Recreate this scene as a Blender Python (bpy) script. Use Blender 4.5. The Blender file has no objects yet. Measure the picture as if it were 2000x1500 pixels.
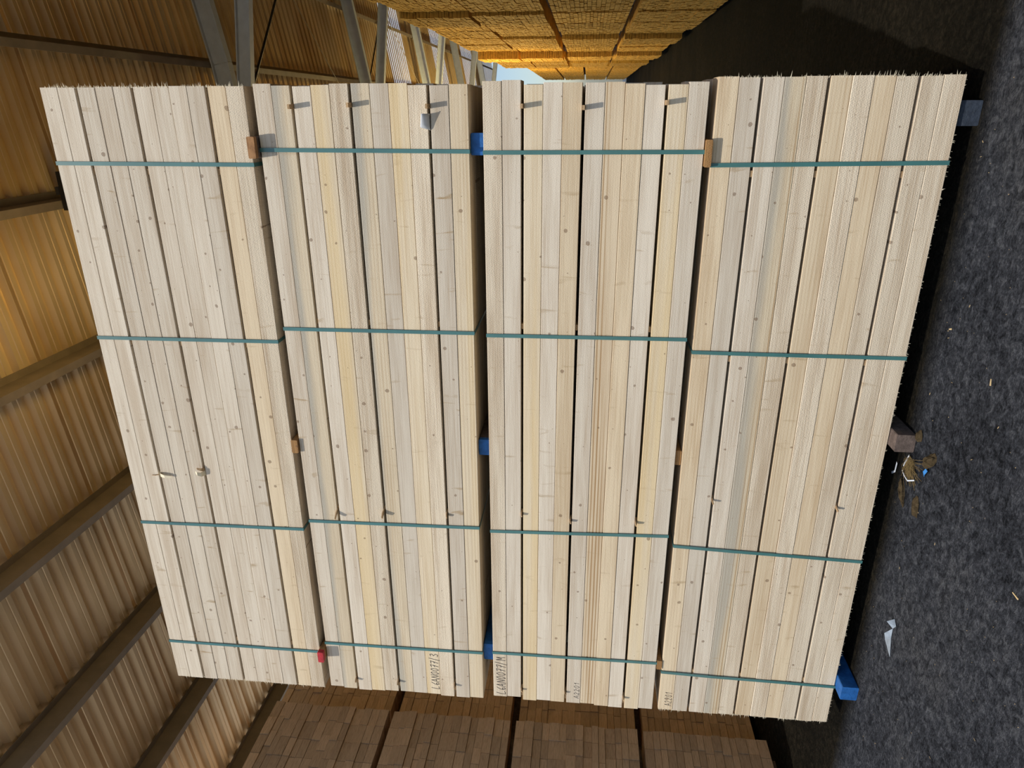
import bpy, math, random
from mathutils import Matrix, Vector

# ------------------------------------------------------------------ camera, sky, sun, exposure
SC = bpy.context.scene
COL = SC.collection
FPX = 1353.74
YAW, PITCH, ROLL = math.radians(21.7902), math.radians(5.5157), math.radians(1.9132)
fw = Vector((-math.sin(YAW)*math.cos(PITCH), math.cos(YAW)*math.cos(PITCH), math.sin(PITCH)))
r0 = Vector((math.cos(YAW), math.sin(YAW), 0)); u0 = r0.cross(fw)
rt = r0*math.cos(ROLL) + u0*math.sin(ROLL)
up = -r0*math.sin(ROLL) + u0*math.cos(ROLL)
cam_data = bpy.data.cameras.new('camera')
cam_data.sensor_fit = 'HORIZONTAL'; cam_data.sensor_width = 36.0
cam_data.lens = FPX/2000*36.0; cam_data.clip_start = 0.05; cam_data.clip_end = 500
cam = bpy.data.objects.new('camera', cam_data); COL.objects.link(cam)
# the phone was held upright, the picture is stored lying on its side: picture-right is down
cx, cy, cz = -up, rt, -fw
cam.matrix_world = Matrix(((cx.x, cy.x, cz.x, 0.0), (cx.y, cy.y, cz.y, -3.58), (cx.z, cy.z, cz.z, 1.785), (0, 0, 0, 1)))
SC.camera = cam

SUN_EL, SUN_AZ = math.radians(57), math.radians(12.5)
sd = Vector((math.sin(SUN_AZ)*math.cos(SUN_EL), math.cos(SUN_AZ)*math.cos(SUN_EL), -math.sin(SUN_EL)))
sl = bpy.data.lights.new('sun', 'SUN'); sl.energy = 3.3; sl.angle = math.radians(0.53); sl.color = (1.0, 0.93, 0.82)
so = bpy.data.objects.new('sun', sl); COL.objects.link(so)
so.rotation_euler = (-sd).to_track_quat('Z', 'Y').to_euler()

world = bpy.data.worlds.new('world'); SC.world = world; world.use_nodes = True
wn = world.node_tree.nodes; wl = world.node_tree.links; wn.clear()
wo = wn.new('ShaderNodeOutputWorld'); wb = wn.new('ShaderNodeBackground'); ws = wn.new('ShaderNodeTexSky')
ws.sky_type = 'NISHITA'; ws.sun_disc = False; ws.sun_elevation = SUN_EL
ws.sun_rotation = math.atan2(-sd.x, -sd.y); ws.dust_density = 1.2; ws.air_density = 1.0
wb.inputs['Strength'].default_value = 0.13
wl.new(ws.outputs[0], wb.inputs[0]); wl.new(wb.outputs[0], wo.inputs[0])

SC.view_settings.view_transform = 'Standard'; SC.view_settings.look = 'None'
SC.view_settings.exposure = 0.0; SC.view_settings.gamma = 1.0; SC.view_settings.use_curve_mapping = False

# unseen warm lights without fixtures, added to brighten the roof and ochre lumber
for i, (x, y, z, e) in enumerate([(-1.15, 0.9, 5.05, 22), (-1.2, 9.8, 4.2, 90), (-0.9, 15.0, 4.2, 420), (-0.9, 22.0, 4.2, 400)]):
    l = bpy.data.lights.new('warm_fill', 'POINT'); l.energy = e; l.color = (1.0, 0.66, 0.20) if i == 0 else (1.0, 0.75, 0.30); l.shadow_soft_size = 0.2
    o = bpy.data.objects.new('warm_fill', l); o.location = (x, y, z); COL.objects.link(o)

# ------------------------------------------------------------------ helpers
R = random.Random(7)

class MB:
    def __init__(s): s.v = []; s.f = []
    def box(s, x0, x1, y0, y1, z0, z1):
        n = len(s.v)
        s.v += [(x0,y0,z0),(x1,y0,z0),(x1,y1,z0),(x0,y1,z0),(x0,y0,z1),(x1,y0,z1),(x1,y1,z1),(x0,y1,z1)]
        s.f += [tuple(n+i for i in q) for q in ((0,3,2,1),(4,5,6,7),(0,1,5,4),(1,2,6,5),(2,3,7,6),(3,0,4,7))]
        return s
    def poly(s, pts):
        n = len(s.v); s.v += [tuple(p) for p in pts]; s.f.append(tuple(range(n, n+len(pts)))); return s
    def extrude(s, prof, a, b):
        """closed profile of (u,w) mapped by functions a and b to 3D points at both ends"""
        n = len(s.v); k = len(prof)
        s.v += [tuple(a(p)) for p in prof] + [tuple(b(p)) for p in prof]
        for i in range(k):
            j = (i+1) % k; s.f.append((n+i, n+j, n+k+j, n+k+i))
        s.f.append(tuple(n+i for i in reversed(range(k)))); s.f.append(tuple(n+k+i for i in range(k)))
        return s
    def tube(s, pts, rad, seg=6):
        n0 = len(s.v); pts = [Vector(p) for p in pts]
        rads = rad if isinstance(rad, (list, tuple)) else [rad]*len(pts)
        for i, p in enumerate(pts):
            t = (pts[min(i+1, len(pts)-1)] - pts[max(i-1, 0)]).normalized()
            a = t.orthogonal().normalized(); b = t.cross(a)
            for k in range(seg):
                q = 2*math.pi*k/seg; s.v.append(tuple(p + (a*math.cos(q) + b*math.sin(q))*rads[i]))
        for i in range(len(pts)-1):
            for k in range(seg):
                k2 = (k+1) % seg
                s.f.append((n0+i*seg+k, n0+i*seg+k2, n0+(i+1)*seg+k2, n0+(i+1)*seg+k))
        s.f.append(tuple(n0+k for k in reversed(range(seg))))
        s.f.append(tuple(n0+(len(pts)-1)*seg+k for k in range(seg)))
        return s
    def mesh(s, name, mat=None, smooth=False):
        m = bpy.data.meshes.new(name); m.from_pydata(s.v, [], s.f); m.update()
        if mat: m.materials.append(mat)
        if smooth:
            for p in m.polygons: p.use_smooth = True
        return m

def link(name, mesh, parent=None, loc=(0,0,0), rot=(0,0,0)):
    o = bpy.data.objects.new(name, mesh); COL.objects.link(o)
    o.location = loc; o.rotation_euler = rot
    if parent: o.parent = parent
    return o
def thing(name, label, cat, loc=(0,0,0), group=None):
    o = link(name, None, None, loc); o.empty_display_size = 0.1
    return tag(o, label, cat, group)
def tag(o, label, cat, group=None, kind=None):
    o['label'] = label; o['category'] = cat
    if group: o['group'] = group
    if kind: o['kind'] = kind
    return o
def bevel_box(x, y, z, b):
    """a box centred on the origin with chamfered long (x) edges"""
    prof = [(-y/2+b,-z/2),(y/2-b,-z/2),(y/2,-z/2+b),(y/2,z/2-b),(y/2-b,z/2),(-y/2+b,z/2),(-y/2,z/2-b),(-y/2,-z/2+b)]
    return MB().extrude(prof, lambda p: (x/2, p[0], p[1]), lambda p: (-x/2, p[0], p[1]))

# ------------------------------------------------------------------ materials
class NT:
    def __init__(s, name):
        s.m = bpy.data.materials.new(name); s.m.use_nodes = True
        s.t = s.m.node_tree; s.b = s.t.nodes['Principled BSDF']
    def n(s, typ, **kw):
        nd = s.t.nodes.new(typ)
        for k, v in kw.items():
            if k in nd.inputs: nd.inputs[k].default_value = v
            else: setattr(nd, k, v)
        return nd
    def l(s, a, b): s.t.links.new(a, b)
    def ramp(s, fac, stops):
        nd = s.t.nodes.new('ShaderNodeValToRGB'); e = nd.color_ramp.elements
        e[0].position, e[0].color = stops[0][0], c4(stops[0][1])
        e[1].position, e[1].color = stops[-1][0], c4(stops[-1][1])
        for p, c in stops[1:-1]:
            k = e.new(p); k.color = c4(c)
        s.l(fac, nd.inputs[0]); return nd.outputs[0]
    def mix(s, fac, a, b, blend='MIX'):
        nd = s.t.nodes.new('ShaderNodeMix'); nd.data_type = 'RGBA'; nd.blend_type = blend
        for sock, val in ((nd.inputs[0], fac), (nd.inputs[6], a), (nd.inputs[7], b)):
            if hasattr(val, 'is_linked'): s.l(val, sock)
            else: sock.default_value = val if isinstance(val, (int, float)) else c4(val)
        return nd.outputs[2]
    def math(s, op, a, b=None, clamp=False):
        nd = s.t.nodes.new('ShaderNodeMath'); nd.operation = op; nd.use_clamp = clamp
        for i, val in enumerate((a, b)):
            if val is None: continue
            if hasattr(val, 'is_linked'): s.l(val, nd.inputs[i])
            else: nd.inputs[i].default_value = val
        return nd.outputs[0]
    def vscale(s, vec, sc):
        nd = s.t.nodes.new('ShaderNodeVectorMath'); nd.operation = 'MULTIPLY'; s.l(vec, nd.inputs[0]); nd.inputs[1].default_value = sc
        return nd.outputs[0]
    def noise(s, vec, scale=1.0, detail=3.0, rough=0.5, dist=0.0):
        nd = s.n('ShaderNodeTexNoise', Scale=scale, Detail=detail, Roughness=rough, Distortion=dist); s.l(vec, nd.inputs['Vector'])
        return nd.outputs['Fac']
    def bump(s, h, strength, dist):
        nd = s.n('ShaderNodeBump', Strength=strength, Distance=dist); s.l(h, nd.inputs['Height']); s.l(nd.outputs[0], s.b.inputs['Normal'])
    def coords(s, randomise=True):
        tc = s.n('ShaderNodeTexCoord'); v = tc.outputs['Object']
        if not randomise: return v
        oi = s.n('ShaderNodeObjectInfo'); cb = s.n('ShaderNodeCombineXYZ')
        s.l(s.math('MULTIPLY', oi.outputs['Random'], 61.0), cb.inputs[0]); s.l(s.math('MULTIPLY', oi.outputs['Random'], 17.0), cb.inputs[1])
        s.l(s.math('MULTIPLY', oi.outputs['Random'], 23.0), cb.inputs[2])
        ad = s.n('ShaderNodeVectorMath'); ad.operation = 'ADD'; s.l(v, ad.inputs[0]); s.l(cb.outputs[0], ad.inputs[1])
        s.rand = oi.outputs['Random']; s.raw = v
        return ad.outputs[0]
def c4(c): return (c[0], c[1], c[2], 1.0)
def srgb(r, g, b):
    f = lambda c: (c/255/12.92) if c/255 <= 0.04045 else ((c/255+0.055)/1.055)**2.4
    return (f(r), f(g), f(b))

def wood(name, base, dark, contrast=0.35, knots=1.0, rough=0.25, cath=0.0, stain=0.0, warm=0.0):
    t = NT(name); v = t.coords()
    fine = t.noise(t.vscale(v, (3.0, 120.0, 150.0)), 1.0, 4.0, 0.6)
    broad = t.noise(t.vscale(v, (0.9, 9.0, 16.0)), 1.0, 3.0, 0.55)
    f = t.math('ADD', t.math('MULTIPLY', fine, 0.5), t.math('MULTIPLY', broad, 0.5))
    col = t.ramp(f, [(0.38, [a*(1-contrast)+b*contrast for a, b in zip(base, dark)]), (0.56, base), (0.72, [min(1, c*1.06) for c in base])])
    # board to board tone
    tone = t.math('ADD', t.math('MULTIPLY', t.rand, 0.16), 0.90)
    cbn = t.n('ShaderNodeCombineColor'); 
    for i in range(3): t.l(tone, cbn.inputs[i])
    col = t.mix(1.0, col, cbn.outputs[0], 'MULTIPLY')
    if cath > 0:
        wv = t.n('ShaderNodeTexWave', Scale=1.0, Distortion=9.0, Detail=2.0); wv.wave_type = 'BANDS'; wv.bands_direction = 'Z'
        wv.inputs['Detail Scale'].default_value = 0.35
        t.l(t.vscale(v, (0.55, 4.0, 17.0)), wv.inputs['Vector'])
        lines = t.ramp(wv.outputs['Fac'], [(0.45, (0, 0, 0)), (0.95, (1, 1, 1))])
        msk = t.ramp(t.noise(t.vscale(v, (0.25, 3.0, 14.0)), 1.0, 1.0), [(0.42, (0, 0, 0)), (0.6, (1, 1, 1))])
        col = t.mix(t.math('MULTIPLY', t.math('MULTIPLY', lines, msk), cath), col, (0.33, 0.19, 0.075))
    if warm > 0:
        msk = t.ramp(t.noise(t.vscale(v, (0.35, 3.0, 11.0)), 1.0, 2.0), [(0.45, (0, 0, 0)), (0.62, (1, 1, 1))])
        col = t.mix(t.math('MULTIPLY', msk, warm), col, (0.72, 0.52, 0.22))
    if stain > 0:
        sx = t.n('ShaderNodeSeparateXYZ'); t.l(t.raw, sx.inputs[0])
        nz = t.noise(t.vscale(v, (0.5, 2.0, 6.0)), 1.0, 3.0)
        g = t.math('ADD', t.math('MULTIPLY', sx.outputs[2], 12.0), t.math('MULTIPLY', t.math('SUBTRACT', nz, 0.45), 2.4))
        msk = t.ramp(g, [(0.05, (0, 0, 0)), (0.5, (1, 1, 1))])
        col = t.mix(t.math('MULTIPLY', msk, stain), col, (0.34, 0.34, 0.31))
    # knots
    sx = t.n('ShaderNodeSeparateXYZ'); t.l(v, sx.inputs[0]); cb = t.n('ShaderNodeCombineXYZ')
    wob = t.noise(t.vscale(v, (30, 30, 30)), 1.0, 2.0)
    t.l(t.math('ADD', sx.outputs[0], t.math('MULTIPLY', wob, 0.012)), cb.inputs[0]); t.l(t.math('ADD', sx.outputs[2], t.math('MULTIPLY', wob, 0.010)), cb.inputs[1])
    vo = t.n('ShaderNodeTexVoronoi', Scale=6.5); vo.voronoi_dimensions = '2D'; t.l(cb.outputs[0], vo.inputs['Vector'])
    sc = t.n('ShaderNodeSeparateColor'); t.l(vo.outputs['Color'], sc.inputs[0])
    size = t.math('ADD', t.math('MULTIPLY', t.math('POWER', sc.outputs[0], 3.0), 0.075), 0.018)
    dn = t.math('DIVIDE', vo.outputs['Distance'], size)
    kmask = t.ramp(dn, [(0.0, (1, 1, 1)), (0.42, (0.55, 0.55, 0.55)), (0.62, (1, 1, 1)), (0.85, (0.25, 0.25, 0.25)), (1.0, (0, 0, 0))])
    kon = t.math('GREATER_THAN', sc.outputs[1], 1.0 - 0.62*knots)
    col = t.mix(t.math('MULTIPLY', t.math('MULTIPLY', kmask, kon), 0.80), col, (0.16, 0.09, 0.048))
    # slanting branch marks
    rotn = t.n('ShaderNodeMapping'); rotn.inputs['Rotation'].default_value = (0, math.radians(52), 0); rotn.inputs['Scale'].default_value = (26, 3, 5.5)
    t.l(v, rotn.inputs['Vector'])
    br = t.ramp(t.noise(rotn.outputs[0], 1.0, 2.0, 0.5, 0.6), [(0.66, (0, 0, 0)), (0.80, (1, 1, 1))])
    col = t.mix(t.math('MULTIPLY', br, 0.6*knots), col, (0.36, 0.25, 0.13))
    t.l(col, t.b.inputs['Base Color']); t.b.inputs['Roughness'].default_value = 0.75; t.b.inputs['Specular IOR Level'].default_value = 0.2
    saw = t.noise(t.vscale(v, (170.0, 120.0, 210.0)), 1.0, 2.0, 0.6)
    sw = t.n('ShaderNodeTexWave', Scale=1.0, Distortion=1.2); sw.bands_direction = 'DIAGONAL'; t.l(t.vscale(v, (55, 10, 40)), sw.inputs['Vector'])
    h = t.math('ADD', t.math('ADD', t.math('MULTIPLY', saw, 1.0), t.math('MULTIPLY', fine, 0.5)), t.math('MULTIPLY', sw.outputs['Fac'], 0.15))
    t.bump(h, rough, 0.006)
    return t.m

PALE, PALED = srgb(215, 204, 186), srgb(170, 148, 121)
W = {
 'p': wood('spruce_pale', PALE, PALED, 0.5),
 'k': wood('spruce_knotty', srgb(213, 202, 184), PALED, 0.55, 1.6, 0.28, 0.1),
 'r': wood('spruce_rough_sawn', srgb(221, 207, 184), srgb(170, 145, 115), 0.6, 0.9, 0.5),
 'w': wood('spruce_warm', srgb(221, 203, 173), srgb(176, 145, 106), 0.5, 0.9, 0.25, 0.18),
 'y': wood('spruce_yellow_streak', srgb(222, 207, 180), srgb(184, 157, 116), 0.4, 0.8, 0.25, 0.25, 0.0, 0.36),
 'b': wood('spruce_blue_stain', srgb(220, 205, 178), srgb(174, 150, 116), 0.4, 0.7, 0.3, 0.25, 0.62),
 'd': wood('spruce_stained_cathedral', srgb(217, 202, 174), srgb(172, 144, 108), 0.5, 0.6, 0.3, 0.6, 0.55),
 'c': wood('spruce_cathedral_grain', srgb(219, 201, 172), srgb(174, 142, 104), 0.45, 0.8, 0.25, 0.85),
}

def plain(name, col, rough=0.6, metal=0.0, spec=0.4, var=0.0, scale=20.0, bump=0.0, bscale=80.0):
    t = NT(name); v = t.coords()
    if var > 0:
        nz = t.noise(v, scale, 4.0, 0.6)
        c = t.ramp(nz, [(0.3, [x*(1-var) for x in col]), (0.7, [min(1, x*(1+var)) for x in col])])
        t.l(c, t.b.inputs['Base Color'])
    else: t.b.inputs['Base Color'].default_value = c4(col)
    t.b.inputs['Roughness'].default_value = rough; t.b.inputs['Metallic'].default_value = metal; t.b.inputs['Specular IOR Level'].default_value = spec
    if bump > 0: t.bump(t.noise(v, bscale, 4.0, 0.6), bump, 0.01)
    return t.m

def end_grain(name, base, dark, per_board=True):
    t = NT(name); v = t.coords()
    nz = t.noise(t.vscale(v, (2.0, 9.0, 60.0)), 1.0, 4.0, 0.6)
    sp = t.noise(v, 16.0, 4.0, 0.7)
    f = t.math('ADD', t.math('MULTIPLY', nz, 0.55), t.math('MULTIPLY', sp, 0.45))
    col = t.ramp(f, [(0.33, dark), (0.5, base), (0.68, [min(1, c*1.18) for c in base])])
    tone = t.math('ADD', t.math('MULTIPLY', t.rand, 0.32), 0.84); cbn = t.n('ShaderNodeCombineColor')
    for i in range(3): t.l(tone, cbn.inputs[i])
    col = t.mix(1.0, col, cbn.outputs[0], 'MULTIPLY')
    t.l(col, t.b.inputs['Base Color']); t.b.inputs['Roughness'].default_value = 0.85; t.b.inputs['Specular IOR Level'].default_value = 0.15
    t.bump(t.noise(t.vscale(v, (40, 60, 160)), 1.0, 3.0), 0.25, 0.004)
    return t.m

M = {}
M['strap'] = plain('green_polyester_strap', srgb(68, 114, 113), 0.3, 0, 0.6, 0.12, 6.0)
M['sticker'] = wood('lath_wood', srgb(190, 160, 122), srgb(120, 88, 58), 0.5, 0.0, 0.5)
M['bearer'] = wood('bearer_wood', srgb(168, 128, 82), srgb(96, 66, 40), 0.6, 0.4, 0.5)
M['old'] = plain('weathered_bearer_wood', srgb(96, 84, 78), 0.8, 0, 0.2, 0.35, 30.0, 0.4)
M['endg'] = end_grain('bearer_end_grain', srgb(158, 120, 84), srgb(98, 66, 46))
M['blue'] = plain('blue_paint', srgb(34, 92, 158), 0.55, 0, 0.3, 0.3, 22.0, 0.3)
M['red'] = plain('red_paint', srgb(176, 44, 52), 0.55, 0, 0.3, 0.3, 22.0, 0.3)
M['brown_end'] = end_grain('brown_lumber_end', srgb(206, 174, 138), srgb(150, 118, 86))
M['ochre_end'] = end_grain('ochre_lumber_end', srgb(216, 172, 84), srgb(138, 96, 38))
M['paper'] = plain('white_paper', srgb(205, 208, 212), 0.5, 0, 0.4)
M['fibre'] = plain('torn_wood_fibre', srgb(238, 226, 198), 0.8, 0, 0.1)
M['ink'] = plain('black_marker_ink', srgb(52, 50, 54), 0.6, 0, 0.2)
M['frame'] = plain('grey_painted_steel', srgb(188, 198, 214), 0.5, 0.0, 0.4, 0.08, 9.0)
M['purlin'] = plain('galvanised_purlin_steel', srgb(124, 114, 102), 0.5, 0.1, 0.4, 0.15, 6.0)
M['rod'] = plain('dark_steel_rod', srgb(60, 60, 62), 0.5, 0.4)
M['wire'] = plain('bright_steel_wire', srgb(190, 180, 160), 0.4, 0.6)
M['black'] = plain('black_plastic', srgb(22, 22, 24), 0.5)
M['film'] = plain('clear_stretch_film', srgb(56, 63, 74), 0.15, 0, 0.6, 0.3, 40.0, 0.4, 60)
M['scrap'] = plain('grey_film_scrap', srgb(140, 152, 165), 0.3, 0, 0.5, 0.25, 30.0)
M['bark'] = plain('spruce_bark', srgb(66, 56, 40), 0.9, 0, 0.1, 0.55, 45.0, 0.8, 60)
M['straw'] = plain('dry_bast_fibre', srgb(120, 102, 68), 0.85, 0, 0.1, 0.3, 60.0)
M['whitep'] = plain('white_plastic_scrap', srgb(205, 212, 222), 0.4, 0, 0.5)
M['bluep'] = plain('blue_plastic_scrap', srgb(52, 130, 205), 0.4, 0, 0.5)
M['chip'] = plain('wood_chip', srgb(205, 180, 135), 0.8, 0, 0.2, 0.2, 30.0)
M['concrete'] = plain('pale_bounce_concrete', srgb(206, 202, 194), 0.85, 0, 0.2, 0.08, 3.0)  # pale colour of the added bounce slabs
M['wall'] = plain('dark_wall_cladding', srgb(92, 84, 74), 0.7, 0, 0.3, 0.2, 2.0)

def roof_mat():
    t = NT('trapezoid_roof_steel'); v = t.coords()
    bl = t.noise(v, 0.9, 3.0, 0.5)
    col = t.ramp(bl, [(0.35, srgb(198, 172, 132)), (0.65, srgb(222, 202, 168))])
    t.l(col, t.b.inputs['Base Color']); t.b.inputs['Metallic'].default_value = 0.45
    t.l(t.math('ADD', t.math('MULTIPLY', bl, 0.2), 0.26), t.b.inputs['Roughness'])
    return t.m
M['roof'] = roof_mat()
def skylight_mat():
    t = NT('translucent_roof_sheet')
    t.b.inputs['Base Color'].default_value = c4((0.8, 0.84, 0.88)); t.b.inputs['Roughness'].default_value = 0.5
    tr = t.n('ShaderNodeBsdfTranslucent'); tr.inputs[0].default_value = c4((0.85, 0.9, 0.95)); mx = t.n('ShaderNodeMixShader'); mx.inputs[0].default_value = 0.75
    out = [n for n in t.t.nodes if n.type == 'OUTPUT_MATERIAL'][0]
    t.l(t.b.outputs[0], mx.inputs[1]); t.l(tr.outputs[0], mx.inputs[2]); t.l(mx.outputs[0], out.inputs[0])
    return t.m
M['sky_sheet'] = skylight_mat()

def floor_mat():
    t = NT('dirty_asphalt_floor'); v = t.coords(False)
    big = t.noise(v, 0.9, 5.0, 0.6); mid = t.noise(v, 22.0, 6.0, 0.65, 0.6); fine = t.noise(v, 75.0, 5.0, 0.75)
    f = t.math('ADD', t.math('MULTIPLY', big, 0.3), t.math('ADD', t.math('MULTIPLY', mid, 0.4), t.math('MULTIPLY', fine, 0.30)))
    grey = t.ramp(f, [(0.41, srgb(34, 36, 41)), (0.5, srgb(76, 79, 86)), (0.60, srgb(124, 127, 133))])
    brown = t.ramp(f, [(0.41, srgb(16, 15, 12)), (0.5, srgb(36, 33, 26)), (0.60, srgb(62, 56, 45))])
    # inside the hall the slab is darker and brown, outside it is grey
    sx = t.n('ShaderNodeSeparateXYZ'); t.l(v, sx.inputs[0])
    g = t.math('ADD', sx.outputs[1], t.math('MULTIPLY', t.math('SUBTRACT', mid, 0.5), 0.12))
    edge = t.ramp(t.math('MULTIPLY', t.math('ADD', g, 0.14), 2.0), [(0.0, (0, 0, 0)), (0.35, (1, 1, 1))])
    dust = t.ramp(big, [(0.5, (0, 0, 0)), (0.66, (0.45, 0.45, 0.45))])
    fac = t.math('MAXIMUM', edge, dust)
    t.l(t.mix(fac, grey, brown), t.b.inputs['Base Color'])
    t.b.inputs['Roughness'].default_value = 0.9; t.b.inputs['Specular IOR Level'].default_value = 0.06
    mp = t.n('ShaderNodeMapping'); mp.inputs['Rotation'].default_value = (0, 0, math.radians(35)); mp.inputs['Scale'].default_value = (14, 40, 14); t.l(v, mp.inputs['Vector'])
    scr = t.noise(mp.outputs[0], 1.0, 5.0, 0.6, 0.8)
    t.bump(t.math('ADD', t.math('MULTIPLY', fine, 0.6), t.math('ADD', t.math('MULTIPLY', scr, 0.9), t.math('MULTIPLY', mid, 0.8))), 1.0, 0.06)
    return t.m
M['floor'] = floor_mat()

# ------------------------------------------------------------------ the setting: floor, roof, walls
fm = MB(); NX, NY = 90, 130
for j in range(NY+1):
    for i in range(NX+1):
        x = -26 + 40*i/NX; y = -16 + 53*j/NY
        fm.v.append((x, y, 0.0))
for j in range(NY):
    for i in range(NX):
        a = j*(NX+1)+i; fm.f.append((a, a+1, a+NX+2, a+NX+1))
fl = link('floor', fm.mesh('floor', M['floor'])); fl['kind'] = 'structure'
# pale slabs around the hall, added to bounce sunlight up under the roof
for (x0, x1, y0, y1) in ((-26, -7.7, -16, 34), (-7.7, 14, 33.2, 37), (-7.7, -4.0, -16, -5.0), (-7.7, -5.1, -5.0, -0.4)):
    ys = link('bounce_slab', MB().box(x0, x1, y0, y1, -0.1, 0.012).mesh('bounce_slab', M['concrete'])); ys['kind'] = 'structure'

ZC = 1.785
YF, YB = -0.65, 33.0
def zr(x): return ZC + (4.36 + 0.12*x if x < 0.5 else 4.42 + 0.18*(x-0.5))

ceil = link('ceiling', None); ceil['kind'] = 'structure'
# trapezoidal sheets: profile across y, ribs run along x
P = 0.18; DEP = 0.046; NP = 5
def sheet_mesh(x0, x1, mat):
    mb = MB(); prof = []
    for k in range(NP):
        y = k*P
        prof += [(y, 0), (y+0.030, 0), (y+0.034, 0.006), (y+0.042, 0.006), (y+0.046, 0), (y+0.082, 0), (y+0.106, DEP), (y+0.150, DEP), (y+0.174, 0)]
    prof.append((NP*P+0.03, 0))
    th = 0.0012
    closed = prof + [(p[0], p[1]+th) for p in reversed(prof)]
    n = len(closed); k = len(prof)
    z0, z1 = zr(x0)+0.10, zr(x1-1e-4)+0.10
    for x, z in ((x0, z0), (x1, z1)):
        mb.v += [(x, p[0], z+p[1]) for p in closed]
    for i in range(n):
        j = (i+1) % n; mb.f.append((i, j, n+j, n+i))
    for e in (0, n):
        for i in range(k-1):
            mb.f.append((e+i, e+i+1, e+n-2-i, e+n-1-i))
    m = mb.mesh('roof_sheet', mat)
    if mat is M['sky_sheet']:            # bright pans between opaque ribs
        m.materials.append(M['roof'])
        for p in m.polygons:
            zz = p.center.z - (zr(p.center.x)+0.10)
            if zz > 0.012: p.material_index = 1
    return m
rows = [(-6.76, -4.20, 0.0), (-4.32, 0.5, 0.004), (0.5, 2.7, 0.004), (2.66, 5.3, 0.0)]
sheets = [(sheet_mesh(a, b, M['roof']), sheet_mesh(a, b, M['sky_sheet'])) for a, b, _ in rows]
y = YF; i = 0
while y < YB:
    yc = y + 3.58 + 0.45
    light = (17.2 < yc < 19.2) or (22.9 < yc < 24.8) or (28.4 < yc < 30.4) or (yc > 33.0)
    for k, (a, b, dz) in enumerate(rows):
        o = link('roof_sheet', sheets[k][1 if ((light and k > 0) or (k == 3 and i % 3 == 0)) else 0], ceil, (0, y, dz))  # spaced translucent sheets in the last row are unseen, added to light the hall
    y += NP*P; i += 1
PX = [-6.69, -5.46, -4.27, -3.09, -1.89, -0.68, 0.51, 1.76, 3.0, 4.25]
for x in PX:
    z0, z1 = zr(x)-0.065, zr(x)+0.098
    t = 0.004; f = 0.06; lip = 0.018
    prof = [(t, z0), (t, z1), (f, z1), (f, z1-t), (0, z1-t), (0, z0+t), (-f+t, z0+t), (-f+t, z0+lip), (-f, z0+lip), (-f, z0)]
    mb = MB().extrude(prof, lambda p: (x+p[0], YF, p[1]), lambda p: (x+p[0], YB, p[1]))
    link('purlin', mb.mesh('purlin', M['purlin']), ceil)

def i_beam(mb, p0, p1, w, h, y):
    """an I section in the x-z plane at y: bottom flange, web, top flange"""
    d = Vector((p1[0]-p0[0], 0, p1[1]-p0[1])).normalized(); n = Vector((-d.z, 0, d.x))
    a = Vector((p0[0], y, p0[1])); b = Vector((p1[0], y, p1[1])); Y = Vector((0, 1, 0)); tf, tw = 0.014, 0.009
    prof = [(-w/2,-h/2),(w/2,-h/2),(w/2,-h/2+tf),(tw/2,-h/2+tf),(tw/2,h/2-tf),(w/2,h/2-tf),(w/2,h/2),(-w/2,h/2),(-w/2,h/2-tf),(-tw/2,h/2-tf),(-tw/2,-h/2+tf),(-w/2,-h/2+tf)]
    mb.extrude(prof, lambda p: a + Y*p[0] + n*p[1], lambda p: b + Y*p[0] + n*p[1])
    return mb
FRAMES = [4.87, 10.5, 16.05, 21.6, 27.2]
FL = ['nearest grey steel roof frame beyond the pale lumber stack', 'second grey steel roof frame beyond the pale lumber stack',
      'third grey steel roof frame, beside the ochre lumber wall', 'fourth grey steel roof frame, seen just above the ochre lumber', 'farthest grey steel roof frame, against the bright roof strips']
for k, y in enumerate(FRAMES):
    th = thing('roof_frame', FL[k], 'roof frame', (0, y, 0), 'grey steel roof frames')
    def zraf(x): return zr(x) - 0.175
    mb = MB(); i_beam(mb, (-7.0, zraf(-7.0)), (0.5, zraf(0.5)), 0.11, 0.21, 0); link('rafter', mb.mesh('rafter', M['frame']), th)
    mb = MB(); i_beam(mb, (0.5, zraf(0.5)), (5.2, zraf(5.2)), 0.11, 0.21, 0); link('rafter', mb.mesh('rafter', M['frame']), th)
    if True:
        mb = MB(); i_beam(mb, (-0.5, ZC+4.075), (5.2, ZC+4.075-0.118*5.7), 0.10, 0.17, 0); link('tie_beam', mb.mesh('tie_beam', M['frame']), th)
    mb = MB().box(-7.0, -6.84, -0.06, 0.06, 0, zraf(-6.92)-0.10); link('post', mb.mesh('post', M['frame']), th)
    mb = MB().box(5.14, 5.3, -0.06, 0.06, 0, zraf(5.2)-0.10); link('post', mb.mesh('post', M['frame']), th)
link('brace_rod', MB().tube([(-0.4, 4.92, zr(-0.4)-0.10), (3.9, 10.45, zr(3.9)-0.10)], 0.018).mesh('brace_rod', M['rod']), ceil)
link('brace_wire', MB().tube([(4.4, 5.0, zr(4.4)-0.12), (-0.7, 10.4, zr(-0.7)-0.12)], 0.007).mesh('brace_wire', M['wire']), ceil)
link('brace_rod', MB().tube([(0.2, 10.6, zr(0.2)-0.10), (3.9, 16.0, zr(3.9)-0.10)], 0.016).mesh('brace_rod', M['rod']), ceil)
link('brace_wire', MB().tube([(3.9, 10.6, zr(3.9)-0.12), (0.2, 16.0, zr(0.2)-0.12)], 0.006).mesh('brace_wire', M['wire']), ceil)

wr_ = link('wall_right', MB().box(5.3, 5.4, 0.4, YB, 0, 6.95).mesh('wall_right', M['wall'])); wr_['kind'] = 'structure'

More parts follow.
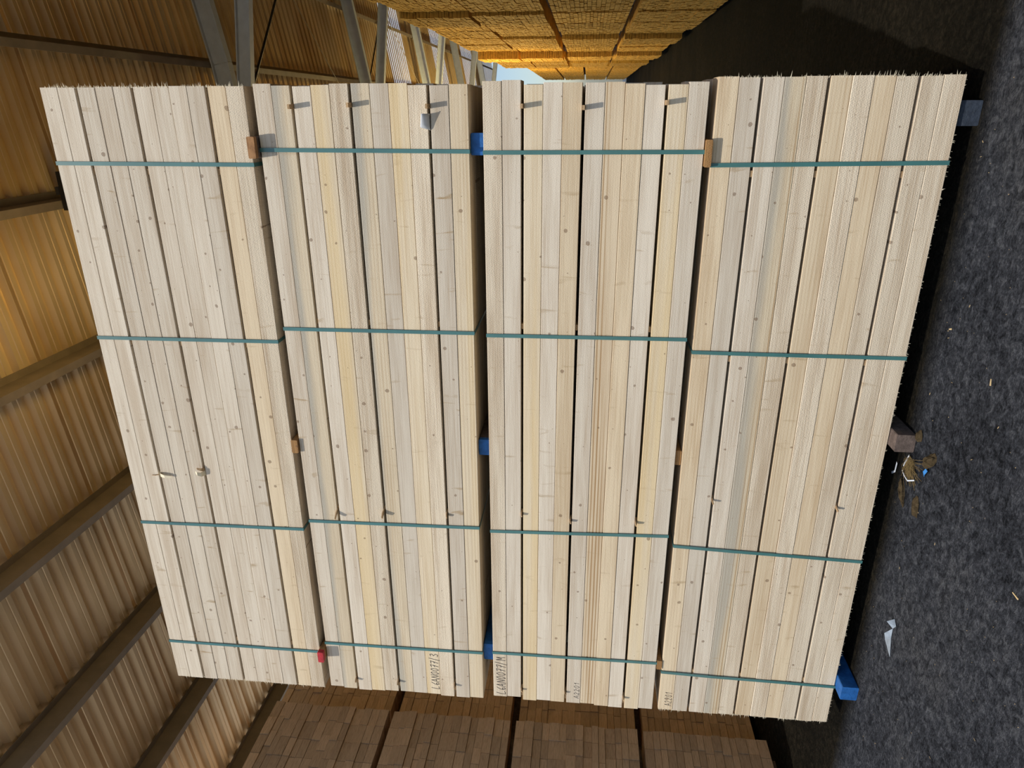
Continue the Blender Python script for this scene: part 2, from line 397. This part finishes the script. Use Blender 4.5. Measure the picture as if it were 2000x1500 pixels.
# black box on the purlin, with its cable
bx = thing('junction_box', 'small black box with a cable fixed to a roof purlin above the stack', 'junction box', (-0.60, 1.80, zr(-0.6)-0.13))
link('housing', bevel_box(0.30, 0.10, 0.075, 0.008).mesh('housing', M['black']), bx)
link('bracket', MB().box(-0.03, 0.03, -0.02, 0.02, 0.03, 0.09).mesh('bracket', M['rod']), bx)
link('cable', MB().tube([(-0.15, 0, 0), (-0.19, 0.02, -0.03), (-0.24, 0.06, -0.03), (-0.28, 0.12, 0.05)], 0.005).mesh('cable', M['black']), bx)

# ------------------------------------------------------------------ the strapped stack of pale lumber: four packs
XL, XR = -3.766, 0.111
PACKS = [  # z top, z bottom, x left, x right, front-board woods, strap x (top, bottom)
 dict(zt=4.5755, zb=3.4874, xl=-3.766, xr=0.111, w='ppkkkpkkpwr', straps=[(-.259,-.264),(-1.226,-1.221),(-2.478,-2.466),(-3.449,-3.450)], jit=0.003),
 dict(zt=3.4422, zb=2.3637, xl=-3.756, xr=0.1115, w='kbpyrbpyrky', straps=[(-.191,-.198),(-1.143,-1.140),(-2.401,-2.387),(-3.369,-3.361)], jit=0.008),
 dict(zt=2.2943, zb=1.2254, xl=-3.739, xr=0.1095, w='rpypwkcwpyp', straps=[(-.203,-.199),(-1.150,-1.144),(-2.405,-2.374),(-3.350,-3.343)], jit=0.009),
 dict(zt=1.1884, zb=0.1019, xl=-3.735, xr=0.130, w='wpkdrwrwrrr', straps=[(-.260,-.246),(-1.214,-1.215),(-2.441,-2.479),(-3.413,-3.433)], jit=0.003)]
PL = ['strapped pack of pale sawn boards, topmost of the four, nearest the corrugated roof',
      'strapped pack of pale boards with the curled white tag, second below the roof',
      'strapped pack of pale boards with dark open gaps, third below the roof',
      'strapped pack of pale rough boards with frayed ends, lowest, next to the asphalt floor']
GAP = 0.0125; GAPS = {1: 0, 4: 1, 8: 2}     # laths lie under boards 2, 5 and 9
DEPTH = 1.03; NCOL = 6
pack_objs = []
board_of = {}
gap_z = {}
for pi, p in enumerate(PACKS):
    th = thing('lumber_pack', PL[pi], 'lumber pack', (0, 0, p['zb']), 'strapped packs of the pale stack'); pack_objs.append(th)
    bh = (p['zt'] - p['zb'] - 3*GAP)/11
    cw = DEPTH/NCOL; L = p['xr'] - p['xl']
    meshes = {}
    z = p['zt'] - p['zb']
    for bi in range(11):
        zc = z - bh/2
        for c in range(NCOL):
            key = p['w'][bi] if c == 0 else 'pkr'[R.randrange(3)]
            if key not in meshes:
                meshes[key] = bevel_box(L, cw-0.003, bh-0.0016, 0.0022).mesh('board', W[key])
            dx = R.uniform(-1, 1)*p['jit']
            if pi == 2 and c == 0: dx += {0: .012, 1: .012, 2: .004, 3: .0, 4: -.002, 5: .0, 6: -.003, 7: -.003, 8: -.006, 9: -.004, 10: -.008}[bi]*0.8
            if c == 0: dy = R.uniform(-0.0018, 0.0018)
            else: dy = 0.002
            if c >= 3:      # inner boards closed up, shaped to block daylight showing through the gaps
                hh = (p['zt']-p['zb'])/11; kk = key + '_tight'
                if kk not in meshes: meshes[kk] = bevel_box(L, cw-0.003, hh-0.001, 0.0022).mesh('board', W[key])
                o = link('board', meshes[kk], th, ((p['xl']+p['xr'])/2 + dx, cw/2 + c*cw + dy, (p['zt']-p['zb']) - hh*(bi+0.5)))
                continue
            o = link('board', meshes[key], th, ((p['xl']+p['xr'])/2 + dx, cw/2 + c*cw + dy, zc))
            if c == 0: board_of[(pi, bi)] = o
        z -= bh
        if bi in GAPS:
            gap_z[(pi, GAPS[bi])] = z - GAP/2
            z -= GAP
    # straps run right round the pack
    H = p['zt'] - p['zb']; tk = 0.0011; w2 = 0.0098
    for (xt, xb) in p['straps']:
        mb = MB(); off = 0.0035
        a = [(xt, -off, H+0.002), (xb, -off, -0.002)]
        ring = [(xt, -off-0.0008, H*0.5+H*0.5+0.0016), ((xt*0.7+xb*0.3), -off-(0.004 if pi == 3 else 0.0012), H*0.7), ((xt*0.35+xb*0.65), -off-0.0012, H*0.35), (xb, -off-0.0008, -0.0016)]
        bk = DEPTH + 0.004
        loop = ring + [(xb, bk, -0.0016), (xt, bk, H+0.0016)]
        n = len(loop)
        ctr = Vector((0, DEPTH/2, H/2))
        for q in loop:
            qv = Vector(q); o_ = Vector((0, -1 if q[1] < 0 else 1, 0)) + Vector((0, 0, 1 if q[2] > H else (-1 if q[2] < 0 else 0)))
            o_ = o_.normalized()*tk
            for s in (-1, 1):
                mb.v.append((q[0]+s*w2, q[1], q[2])); mb.v.append((q[0]+s*w2, q[1]+o_.y, q[2]+o_.z))
        for i in range(n):
            j = (i+1) % n; A, B = i*4, j*4
            for (k, l_) in ((1, 3), (3, 2), (2, 0), (0, 1)):
                mb.f.append((A+k, A+l_, B+l_, B+k))
        link('strap', mb.mesh('strap', M['strap']), th)

# laths (stickers) whose ends stick out of the gaps
def lath(pi, g, x, out=0.054, w=0.022, yaw=0.0, pitch=0.0, h=GAP-0.001):
    th = pack_objs[pi]
    m = MB().box(-w/2, w/2, -out, 0.06, -h/2, h/2)
    if yaw == 0 and pitch == 0:
        m = MB().box(-w/2, w/2, -out, DEPTH/2-0.004, -h/2, h/2)
    return link('lath', m.mesh('lath', M['sticker']), th, (x, 0, gap_z[(pi, g)]), (pitch, 0, yaw))
for pi in (1, 2):
    for g in range(3):
        lath(pi, g, [0.013, 0.019, 0.012][g] if pi == 1 else [0.010, 0.002, 0.022][g])
    for g in range(3): lath(pi, g, -3.70, -0.012, 0.03)
    for g in range(3): lath(pi, g, -1.10, -0.02, 0.03)
for pi in (0, 3):
    for g in range(3):
        for x in (-0.30, -1.25, -3.40): lath(pi, g, x, -0.01, 0.03)
# split lath ends that hang out, bent to the left
def stub(pi, g, x, length, ang, lift, w=0.020, th_=0.006):
    mb = MB()
    d = Vector((-math.sin(ang), -math.cos(ang), math.tan(lift))).normalized(); s = Vector((d.y, -d.x, 0)).normalized()*-1; n = d.cross(s)
    pts = []
    for k in range(4):
        t = k/3.0; c = Vector((0, 0.03, 0)) + d*(length+0.03)*t + Vector((0, 0, 0.004*math.sin(t*3)))
        ww = w*(1 - 0.35*t*t)
        pts.append((c - s*ww/2, c + s*ww/2, c - s*ww/2 + n*th_, c + s*ww/2 + n*th_))
    for q in pts: mb.v += [tuple(v) for v in q]
    for k in range(3):
        A, B = k*4, k*4+4
        for (a, b) in ((0, 1), (1, 3), (3, 2), (2, 0)): mb.f.append((A+a, A+b, B+b, B+a))
    mb.f.append((0, 2, 3, 1)); mb.f.append((12, 13, 15, 14))
    return link('split_lath_end', mb.mesh('split_lath_end', M['sticker']), pack_objs[pi], (x, 0, gap_z[(pi, g)]-th_/2))
stub(1, 0, -2.295, 0.062, 0.75, 0.12); stub(1, 1, -2.285, 0.052, 0.6, 0.1, 0.026); stub(1, 2, -2.285, 0.03, 0.5, 0.0)
stub(2, 0, -2.262, 0.022, 0.3, 0.0); stub(2, 1, -2.29, 0.025, 0.3, 0.0); stub(2, 2, -2.28, 0.03, 0.3, 0.0)
stub(3, 0, -2.10, 0.032, 0.4, 0.0, 0.014); stub(3, 2, -2.11, 0.03, 0.4, 0.0, 0.016)
stub(1, 0, -3.645, 0.035, 0.5, 0.05); stub(1, 1, -3.64, 0.035, 0.5, 0.05); stub(1, 2, -3.635, 0.035, 0.5, 0.0, 0.018)
stub(2, 0, -3.64, 0.02, 0.3, 0, 0.02); stub(2, 1, -3.635, 0.02, 0.3, 0, 0.02); stub(2, 2, -3.645, 0.025, 0.3, 0, 0.02)
# two torn splinters on the topmost pack
def splinter(pi, g, x, path, w0, mat='fibre'):
    mb = MB(); n = len(path)
    for k, q in enumerate(path):
        w = w0*(1-0.5*k/(n-1)); mb.v += [(q[0]-w, q[1], q[2]), (q[0]+w, q[1], q[2]), (q[0]-w, q[1]-0.003, q[2]-0.004), (q[0]+w, q[1]-0.003, q[2]-0.004)]
    for k in range(n-1):
        A, B = k*4, k*4+4
        for (a, b) in ((0, 1), (1, 3), (3, 2), (2, 0)): mb.f.append((A+a, A+b, B+b, B+a))
    mb.f.append((0, 2, 3, 1)); e = 4*(n-1); mb.f.append((e, e+1, e+3, e+2))
    return link('torn_splinter', mb.mesh('torn_splinter', M[mat]), pack_objs[pi], (x, 0, gap_z[(pi, g)]))
splinter(0, 0, -2.115, [(0, 0.01, 0.0), (-0.002, -0.012, -0.012), (-0.006, -0.02, -0.04), (-0.012, -0.012, -0.078)], 0.014)
splinter(0, 0, -2.12, [(0, 0.0, 0.008), (-0.003, -0.006, 0.03), (-0.004, -0.004, 0.052)], 0.003, 'sticker')
splinter(0, 1, -2.095, [(0.0, 0.01, 0.0), (0.0, -0.02, 0.012), (0.012, -0.034, 0.030), (0.02, -0.03, 0.040)], 0.016)
splinter(0, 1, -2.075, [(0.0, 0.01, 0.0), (0.01, -0.012, 0.01), (0.02, -0.02, 0.034)], 0.012, 'sticker')

# curled white tag stapled at the third gap of the second pack
mb = MB(); NS = 8
for j in range(NS+1):
    t = j/NS; a = t*2.3
    yv = 0.01 - 0.062*math.sin(a*0.72); zz = 0.030*(1-math.cos(a))*0.75 - 0.006*t
    for k in range(5):
        q = k/4; x = -0.100 + 0.078*q + 0.016*t*(1-q)
        mb.v.append((x, yv*(0.55+0.45*q), zz + 0.012*t*(1-q)))
for j in range(NS):
    for k in range(4):
        a = j*5+k; mb.f.append((a, a+1, a+6, a+5))
tg = link('paper_tag', mb.mesh('paper_tag', M['paper'], True), pack_objs[1], (0, 0, gap_z[(1, 2)]-0.003))
sm = tg.modifiers.new('thickness', 'SOLIDIFY'); sm.thickness = 0.0012
tg['label'] = 'curled white paper tag'

# frayed fibre ends of the cross-cut on the topmost and lowest pack
def fringe(pi, seed):
    rr = random.Random(seed); p = PACKS[pi]; H = p['zt']-p['zb']; mb = MB()
    def blade(base, d, w):
        d = Vector(d); s = Vector((0, 0, 1)) if abs(d.z) < abs(d.x) else Vector((1, 0, 0)); b = Vector(base)
        n = len(mb.v); y = Vector((0, w*0.7, 0))
        mb.v += [tuple(b - s*w), tuple(b + s*w), tuple(b + y), tuple(b + d)]
        mb.f += [(n, n+1, n+3), (n+1, n+2, n+3), (n+2, n, n+3), (n, n+2, n+1)]
    for side, xe in ((1, p['xr']), (-1, p['xl'])):
        z = 0.0
        dens = 0.5
        while z < H:
            if rr.random() < 0.12: dens = rr.choice([0.05, 0.5, 0.9, 1.0]) if not (side == -1 and pi == 0) else rr.choice([0.3, 0.9])
            if rr.random() < dens:
                ln = rr.uniform(0.006, 0.016) + (rr.uniform(0.01, 0.02) if rr.random() < 0.15 else 0)
                blade((xe - side*0.006, rr.uniform(-0.001, 0.012), z), (side*ln, rr.uniform(-0.006, 0.002), rr.uniform(-0.006, 0.005)), rr.uniform(0.0008, 0.0022))
            z += rr.uniform(0.0015, 0.004)
    if pi == 3:
        for k in range(260):
            x = rr.uniform(p['xl'], p['xr'])
            if min(abs(x-q) for q in (-0.03, -1.665, -3.39)) < 0.08: continue
            blade((x, rr.uniform(0, 0.006), 0.003), (rr.uniform(-0.006, 0.006), rr.uniform(-0.004, 0), -rr.uniform(0.004, 0.014)), 0.001)
    o = link('frayed_ends', mb.mesh('frayed_ends', M['fibre']), pack_objs[pi]); o['kind'] = 'stuff'
fringe(0, 3); fringe(3, 5)

# handwriting in black marker
GL = {
 'L': [[(0.15,1.0),(0.0,0.45),(0.0,0.0),(0.30,0.05),(0.55,0.12)]],
 '6': [[(0.55,1.0),(0.2,0.6),(0.1,0.2),(0.3,0.0),(0.55,0.15),(0.5,0.38),(0.15,0.3)]],
 'A': [[(0.0,0.0),(0.3,1.0),(0.6,0.0)],[(0.1,0.35),(0.55,0.4)]],
 'N': [[(0.0,0.0),(0.1,0.95),(0.5,0.05),(0.6,1.0)]],
 '0': [[(0.35,1.0),(0.05,0.7),(0.05,0.25),(0.25,0.0),(0.5,0.3),(0.5,0.75),(0.35,1.0)]],
 '7': [[(0.0,0.9),(0.55,1.0),(0.2,0.0)],[(0.1,0.5),(0.5,0.55)]],
 '/': [[(0.0,-0.15),(0.35,1.15)]],
 '3': [[(0.05,0.9),(0.4,1.0),(0.5,0.75),(0.2,0.52),(0.55,0.35),(0.4,0.0),(0.0,0.1)]],
 'M': [[(0.0,0.0),(0.1,1.0),(0.35,0.35),(0.6,1.0),(0.7,0.0)]],
 '2': [[(0.05,0.75),(0.25,1.0),(0.5,0.75),(0.05,0.0),(0.55,0.05)]],
 '1': [[(0.1,0.7),(0.35,1.0),(0.3,0.0)]],
}
def write(board, text, x0, x1, z0, z1, w, seed):
    rr = random.Random(seed); mb = MB(); n = len(text); cwid = (x1-x0)/n
    for i, ch in enumerate(text):
        for st in GL[ch]:
            pts = []
            for (a, b) in st:
                pts.append(Vector((x0 + cwid*(i + a*1.25 + 0.10*b) + rr.uniform(-0.0012, 0.0012), 0, z0 + (z1-z0)*b + rr.uniform(-0.0015, 0.0015))))
            for k in range(len(pts)-1):
                d = (pts[k+1]-pts[k]).normalized(); s = Vector((-d.z, 0, d.x))*w/2; e = d*w*0.3
                a, b = pts[k]-e, pts[k+1]+e; m = len(mb.v); yy = Vector((0, 0.0006, 0))
                q = [a-s, b-s, b+s, a+s]
                mb.v += [tuple(v) for v in q] + [tuple(v+yy) for v in q]
                mb.f += [(m, m+1, m+2, m+3), (m+7, m+6, m+5, m+4), (m, m+4, m+5, m+1), (m+1, m+5, m+6, m+2), (m+2, m+6, m+7, m+3), (m+3, m+7, m+4, m)]
    bl = Vector(board.location) + Vector(board.parent.location)
    ymin = min(v.co.y for v in board.data.vertices)
    o = link('handwriting', mb.mesh('handwriting', M['ink']), board, (-bl.x, ymin-0.0007, -bl.z))
write(board_of[(1, 7)], 'L6AN0077/3', -3.705, -3.395, 2.668, 2.722, 0.0036, 1)
write(board_of[(2, 0)], 'L6AN0077/M', -3.705, -3.385, 2.212, 2.272, 0.0036, 2)
write(board_of[(2, 5)], 'A2201', -3.695, -3.55, 1.716, 1.750, 0.0024, 3)
write(board_of[(3, 0)], 'A2201', -3.70, -3.575, 1.105, 1.150, 0.0024, 4)

# ------------------------------------------------------------------ bearers between and under the packs
def bearer(label, x, w, z0, z1, out, mat, endmat, back=DEPTH):
    th = thing('bearer', label, 'bearer', (x, 0, z0))
    h = z1 - z0; c = 0.004
    y0 = -out
    prof = [(-w/2+c,0),(w/2-c,0),(w/2,c),(w/2,h-c),(w/2-c,h),(-w/2+c,h),(-w/2,h-c),(-w/2,c)]
    mb = MB().extrude(prof, lambda p: (p[0], y0+0.03, p[1]), lambda p: (p[0], back, p[1]))
    link('shaft', mb.mesh('shaft', mat), th)
    mb = MB().extrude(prof, lambda p: (p[0], y0, p[1]), lambda p: (p[0], y0+0.03, p[1]))
    link('end', mb.mesh('end', endmat), th)
    return th
zA = (PACKS[1]['zt'], PACKS[0]['zb']); zB = (PACKS[2]['zt'], PACKS[1]['zb']); zCc = (PACKS[3]['zt'], PACKS[2]['zb'])
e = 0.003
bearer('brown bearer with rough sawn end grain above the curled tag pack', -0.178, 0.105, zA[0]+e, zA[1]-e, 0.055, M['old'], M['endg'])
bearer('thin brown bearer between the two packs nearest the roof, at their middle', -1.875, 0.085, zA[0]+e, zA[1]-e, 0.018, M['bearer'], M['bearer'])
bearer('bearer with a red painted end between the two packs nearest the roof', -3.45, 0.085, zA[0]+e, zA[1]-e, 0.055, M['bearer'], M['red'])
bearer('bearer with a bright blue painted end between second and third pack', -0.165, 0.105, zB[0]+e, zB[1]-e, -0.035, M['old'], M['blue'])
bearer('recessed grey-blue bearer between second and third pack, at their middle', -1.86, 0.10, zB[0]+e, zB[1]-e, -0.05, M['old'], M['blue'])
bearer('dark blue bearer between second and third pack, near the handwritten marks', -3.39, 0.13, zB[0]+e, zB[1]-e, -0.045, M['blue'], M['blue'])
bearer('ochre bearer between third and lowest pack, beside a strap end', -0.205, 0.125, zCc[0]+e, zCc[1]-e, 0.03, M['bearer'], M['bearer'])
bearer('brown bearer sunk in the gap between third and lowest pack, at their middle', -1.86, 0.09, zCc[0]+e, zCc[1]-e, -0.02, M['bearer'], M['bearer'])
bearer('small ochre bearer between third and lowest pack, near the small handwritten mark', -3.355, 0.07, zCc[0]+e, zCc[1]-e, 0.006, M['bearer'], M['bearer'])
zf = PACKS[3]['zb']-e
bm = bearer('dark bearer wrapped in film on the floor under the frayed lowest pack', -0.03, 0.11, 0.0, zf, -0.02, M['old'], M['film'])
bearer('brown weathered bearer on the floor beside the bark litter', -1.665, 0.10, 0.0, zf, 0.082, M['old'], M['old'])
bearer('bearer with a blue end on the floor, sticking out under the lowest pack', -3.39, 0.10, 0.0, zf, 0.095, M['blue'], M['blue'])

# ------------------------------------------------------------------ brown lumber stacks: board ends facing the aisle
def end_pack(label, group, xf, sgn, y0, y1, z0, z1, rows, cols, length, mat, seed, jit=0.005, joined=False, gap=0.05):
    """pack of boards lying along x, ends at xf facing sgn"""
    rr = random.Random(seed)
    th = thing('lumber_pack', label, 'lumber pack', (xf, (y0+y1)/2, z0), group)
    bh = 0.045 if not joined else 0.05
    for q in (0.27, length-0.4):
        link('bearer', MB().box(-sgn*q-0.05, -sgn*q+0.05, -(y1-y0)/2+0.01, (y1-y0)/2-0.01, -gap+0.002, -0.001).mesh('bearer', M['old']), th)
    hs = [rr.uniform(0.75, 1.3) for _ in range(rows)]; tot = sum(hs); H = z1 - z0
    ws = [1.0]*cols
    jm = MB(); z = 0.0
    cache = {}
    for i in range(rows):
        h = hs[i]/tot*H
        lay = rr.uniform(-0.010, 0.010)*(0.4 if joined else 1)
        n = cols if rr.random() < 0.7 else cols+1
        for k in range(n):
            w = (y1-y0)/n; yc = -(y1-y0)/2 + w*(k+0.5)
            off = lay + rr.uniform(-jit, jit)
            if joined:
                xa, xb = sorted((sgn*off, sgn*off - sgn*length))
                g = 0.0028
                jm.box(xa, xb, yc-w/2+g, yc+w/2-g, z+g, z+h-g)
            else:
                key = (n,)
                if key not in cache:
                    cache[key] = bevel_box(length, w-0.004, 1.0, 0.0).mesh('board', mat)
                o = link('board', cache[key], th, (sgn*off - sgn*length/2, yc, z+h/2)); o.scale = (1, 1, h-(0.003 if abs(z0+z-1.785) > 0.15 and abs(z0+z+h-1.785) > 0.15 else 0.0002))
        z += h
    if joined:
        o = link('board_ends', jm.mesh('board_ends', mat), th); o['kind'] = 'stuff'
    return th
ZN = [(3.375, 4.42), (2.285, 3.33), (1.185, 2.235), (0.10, 1.135)]
ON = ['topmost', 'second', 'third', 'lowest']
for k, (a, b) in enumerate(ZN):
    end_pack('brown lumber pack, %s of the near stack under the bright roof edge' % ON[k], 'near brown stack', -5.0, 1, -0.12, 0.97, a, b, 15, 6, 2.3, M['brown_end'], 20+k, gap=(a - (ZN[k+1][1] if k < 3 else 0)))
ZS = [(3.49, 4.60), (2.33, 3.41), (1.15, 2.25), (0.06, 1.08)]
for k, (a, b) in enumerate(ZS):
    end_pack('shaded brown lumber pack, %s of the stack squeezed behind the pale one' % ON[k], 'shaded brown stack', -5.42, 1, 1.33, 2.45, a, b, 16, 6, 2.2, M['brown_end'], 40+k, gap=(a - (ZS[k+1][1] if k < 3 else 0)))

# ------------------------------------------------------------------ ochre lumber wall along the aisle on the far side
ZR = [(3.45, 4.42), (2.42, 3.41), (1.27, 2.31), (0.14, 1.17)]
OC = ['first', 'second', 'third', 'fourth', 'fifth', 'sixth', 'seventh', 'eighth', 'ninth', 'tenth', 'eleventh', 'twelfth', 'thirteenth', 'fourteenth', 'fifteenth', 'sixteenth', 'seventeenth']
cols_r = []; y = 4.55
for c in range(4): cols_r.append((4.55-1.21*(4-c), 4.55-1.21*(4-c)+1.16, 1.32+0.02*(c%2)))  # wall carried on out of view, added to screen skylight from the right end
for c in range(13):
    wdt = 1.16; cols_r.append((y, y+wdt, 1.2 + [0, .02, -.03, .0, .03, -.02, .0, .02, -.10, -.02, .03, -.02, .0][c])); y += wdt + (0.05 if c not in (7, 10) else 0.14)
for c, (y0, y1, xf) in enumerate(cols_r):
    for k, (a, b) in enumerate(ZR):
        lab = ('ochre lumber pack, %s level, %s column along the aisle' % (ON[k], OC[c-4])) if c >= 4 else ('ochre lumber pack, %s level, unseen, added beside the pale stack, %s from the roof edge' % (ON[k], OC[c]))
        end_pack(lab, 'ochre lumber wall', xf+0.02*math.sin(3*c+k), -1, y0, y1, a, b, 19, 11, 2.6, M['ochre_end'], 100+c*4+k, 0.006, True, gap=(a - (ZR[k+1][1] if k < 3 else 0)))
for c in range(9):
    y0 = 21.2 + c*1.25
    for k, (a, b) in enumerate([(2.95, 3.85), (2.0, 2.88), (1.05, 1.93), (0.12, 0.98)]):
        end_pack('distant ochre lumber pack, %s level, %s column past the end of the wall' % (ON[k], OC[c]), 'distant ochre lumber', 1.25, -1, y0, y0+1.15, a, b, 16, 9, 2.4, M['ochre_end'], 300+c*4+k, 0.010, True, gap=[0.07, 0.07, 0.07, 0.12][k])

# ------------------------------------------------------------------ litter on the floor
def lump(name, label, cat, loc, size, mat, seed, rotz=0.0, group=None, sub=3):
    rr = random.Random(seed); mb = MB(); NU, NV = 10, 6
    for j in range(NV+1):
        f = math.pi*j/NV
        for i in range(NU):
            q = 2*math.pi*i/NU; k = 1 + rr.uniform(-0.22, 0.22)
            mb.v.append((math.sin(f)*math.cos(q)*size[0]*k, math.sin(f)*math.sin(q)*size[1]*k, max(-0.2, math.cos(f))*size[2]*k))
    for j in range(NV):
        for i in range(NU):
            i2 = (i+1) % NU; mb.f.append((j*NU+i, (j+1)*NU+i, (j+1)*NU+i2, j*NU+i2))
    return tag(link(name, mb.mesh(name, M[mat]), None, (loc[0], loc[1], loc[2]+size[2]*0.2), (0, 0, rotz)), label, cat, group)
G = 'bark litter beside the bearer'
lump('bark_piece', 'brown bark lump farthest out from the stack, beside the blue scrap', 'bark', (-1.67, -0.27, 0), (0.065, 0.034, 0.026), 'bark', 1, 2.4, G)
lump('bark_piece', 'small bark lump lying against the weathered floor bearer', 'bark', (-1.60, -0.115, 0), (0.032, 0.026, 0.02), 'bark', 2, 0.4, G)
lump('bark_piece', 'long brown bark strip behind the white cord scrap', 'bark', (-1.96, -0.07, 0), (0.075, 0.024, 0.018), 'bark', 3, 0.5, G)
lump('bark_piece', 'flat bark piece between the straw tuft and the long strip', 'bark', (-1.955, -0.235, 0), (0.06, 0.028, 0.016), 'bark', 4, 0.3, G)
def tuft(name, label, loc, n, ln, mat, seed, spread, cat, dirz):
    rr = random.Random(seed); mb = MB()
    for k in range(n):
        a = dirz + rr.gauss(0, spread); l_ = ln*rr.uniform(0.5, 1.1); s = Vector((rr.uniform(-.025, .025), rr.uniform(-.025, .025), rr.uniform(0.002, 0.02)))
        d = Vector((math.cos(a), math.sin(a), 0))
        mb.tube([s, s+d*l_*0.5+Vector((0, 0, rr.uniform(0.0, 0.012))), s+d*l_+Vector((0, 0, -s.z+0.003))], rr.uniform(0.0005, 0.0012), 4)
    o = tag(link(name, mb.mesh(name, M[mat]), None, loc), label, cat); o['kind'] = 'stuff'; return o
tuft('bast_tuft', 'tuft of dry golden fibres among the bark litter', (-1.76, -0.10, 0.0), 100, 0.12, 'straw', 11, 0.8, 'fibre tuft', math.radians(195))
def ribbon(name, label, cat, pts, w, mat):
    mb = MB(); n = len(pts)
    for k, q in enumerate(pts):
        a = Vector(pts[min(k+1, n-1)]) - Vector(pts[max(k-1, 0)]); s = Vector((-a.y, a.x, 0)).normalized()*w/2
        v = Vector(q); mb.v += [tuple(v-s), tuple(v+s), tuple(v-s+Vector((0, 0, 0.0015))), tuple(v+s+Vector((0, 0, 0.0015)))]
    for k in range(n-1):
        A, B = k*4, k*4+4
        for (a, b) in ((0, 1), (1, 3), (3, 2), (2, 0)): mb.f.append((A+a, A+b, B+b, B+a))
    mb.f.append((0, 2, 3, 1)); e_ = 4*(n-1); mb.f.append((e_, e_+1, e_+3, e_+2))
    return tag(link(name, mb.mesh(name, M[mat])), label, cat)
ribbon('plastic_scrap', 'short straight white plastic strip beside the golden fibre tuft', 'plastic scrap', [(-1.735, -0.075, 0.012), (-1.80, -0.035, 0.006), (-1.83, -0.02, 0.002)], 0.009, 'whitep')
ribbon('plastic_scrap', 'curved white cord scrap lying on the bark litter', 'plastic scrap', [(-1.83, -0.18, 0.012), (-1.86, -0.13, 0.02), (-1.855, -0.08, 0.018), (-1.85, -0.03, 0.008)], 0.007, 'whitep')
ribbon('plastic_scrap', 'pale strip poking out from under the lowest pack', 'plastic scrap', [(-1.83, 0.02, 0.02), (-1.90, 0.05, 0.006), (-1.93, 0.09, 0.002)], 0.012, 'whitep')
ribbon('plastic_scrap', 'bright blue plastic scrap on the bark litter', 'plastic scrap', [(-1.715, -0.275, 0.014), (-1.738, -0.27, 0.022), (-1.755, -0.255, 0.012)], 0.022, 'bluep')
def crumple(name, label, cat, tris, mat):
    mb = MB()
    for t_ in tris: mb.poly(t_)
    o = tag(link(name, mb.mesh(name, M[mat])), label, cat)
    s = o.modifiers.new('thickness', 'SOLIDIFY'); s.thickness = 0.0012; return o
crumple('film_scrap', 'crumpled grey film strip on the bare asphalt', 'film scrap',
        [[(-2.70, -0.30, 0.002), (-2.665, -0.285, 0.035), (-2.66, -0.33, 0.004)], [(-2.70, -0.30, 0.002), (-2.76, -0.27, 0.025), (-2.765, -0.31, 0.004)],
         [(-2.76, -0.27, 0.025), (-2.82, -0.255, 0.004), (-2.765, -0.31, 0.004)], [(-2.82, -0.255, 0.004), (-2.86, -0.345, 0.006), (-2.765, -0.31, 0.004)],
         [(-2.665, -0.285, 0.035), (-2.635, -0.30, 0.004), (-2.66, -0.33, 0.004)]], 'scrap')
# scattered chips and splinters
rc = random.Random(77); mb = MB()
for k in range(260):
    x, yv = rc.uniform(-3.6, 0.8), rc.uniform(-2.2, 0.0); a = rc.uniform(0, math.pi); l_ = rc.choice([0.0015, 0.002, 0.003, 0.004, 0.012]) ; w = rc.uniform(0.0005, 0.001)
    d = Vector((math.cos(a), math.sin(a), 0))*l_/2; s = Vector((-math.sin(a), math.cos(a), 0))*w; c = Vector((x, yv, 0.0015)); n = len(mb.v); h = Vector((0, 0, 0.002))
    q = [c-d-s, c+d-s, c+d+s, c-d+s]; mb.v += [tuple(v) for v in q] + [tuple(v+h) for v in q]
    mb.f += [(n+4, n+5, n+6, n+7), (n, n+1, n+5, n+4), (n+1, n+2, n+6, n+5), (n+2, n+3, n+7, n+6), (n+3, n, n+4, n+7), (n+3, n+2, n+1, n)]
tag(link('wood_chips', mb.mesh('wood_chips', M['chip'])), 'tiny pale wood splinters scattered over the dark asphalt', 'wood chips', None, 'stuff')
for k, (x, yv, a, l_, lab) in enumerate([(-1.118, -0.577, 0.25, 0.030, 'single pale wood chip lying flat on the asphalt'), (-1.005, -0.16, 1.9, 0.022, 'small wood chip on the asphalt near the middle strap'), (-1.84, -1.10, 1.5, 0.04, 'thin wood splinter on the asphalt at the picture edge')]):
    tag(link('wood_chip', MB().extrude([(-0.004,0),(0.004,0),(0.003,0.003),(-0.004,0.003)], lambda p: (-l_/2, p[0], p[1]), lambda p: (l_/2, p[0]*0.6, p[1])).mesh('wood_chip', M['chip']), None, (x, yv, 0.001), (0, 0, a)), lab, 'wood chip')
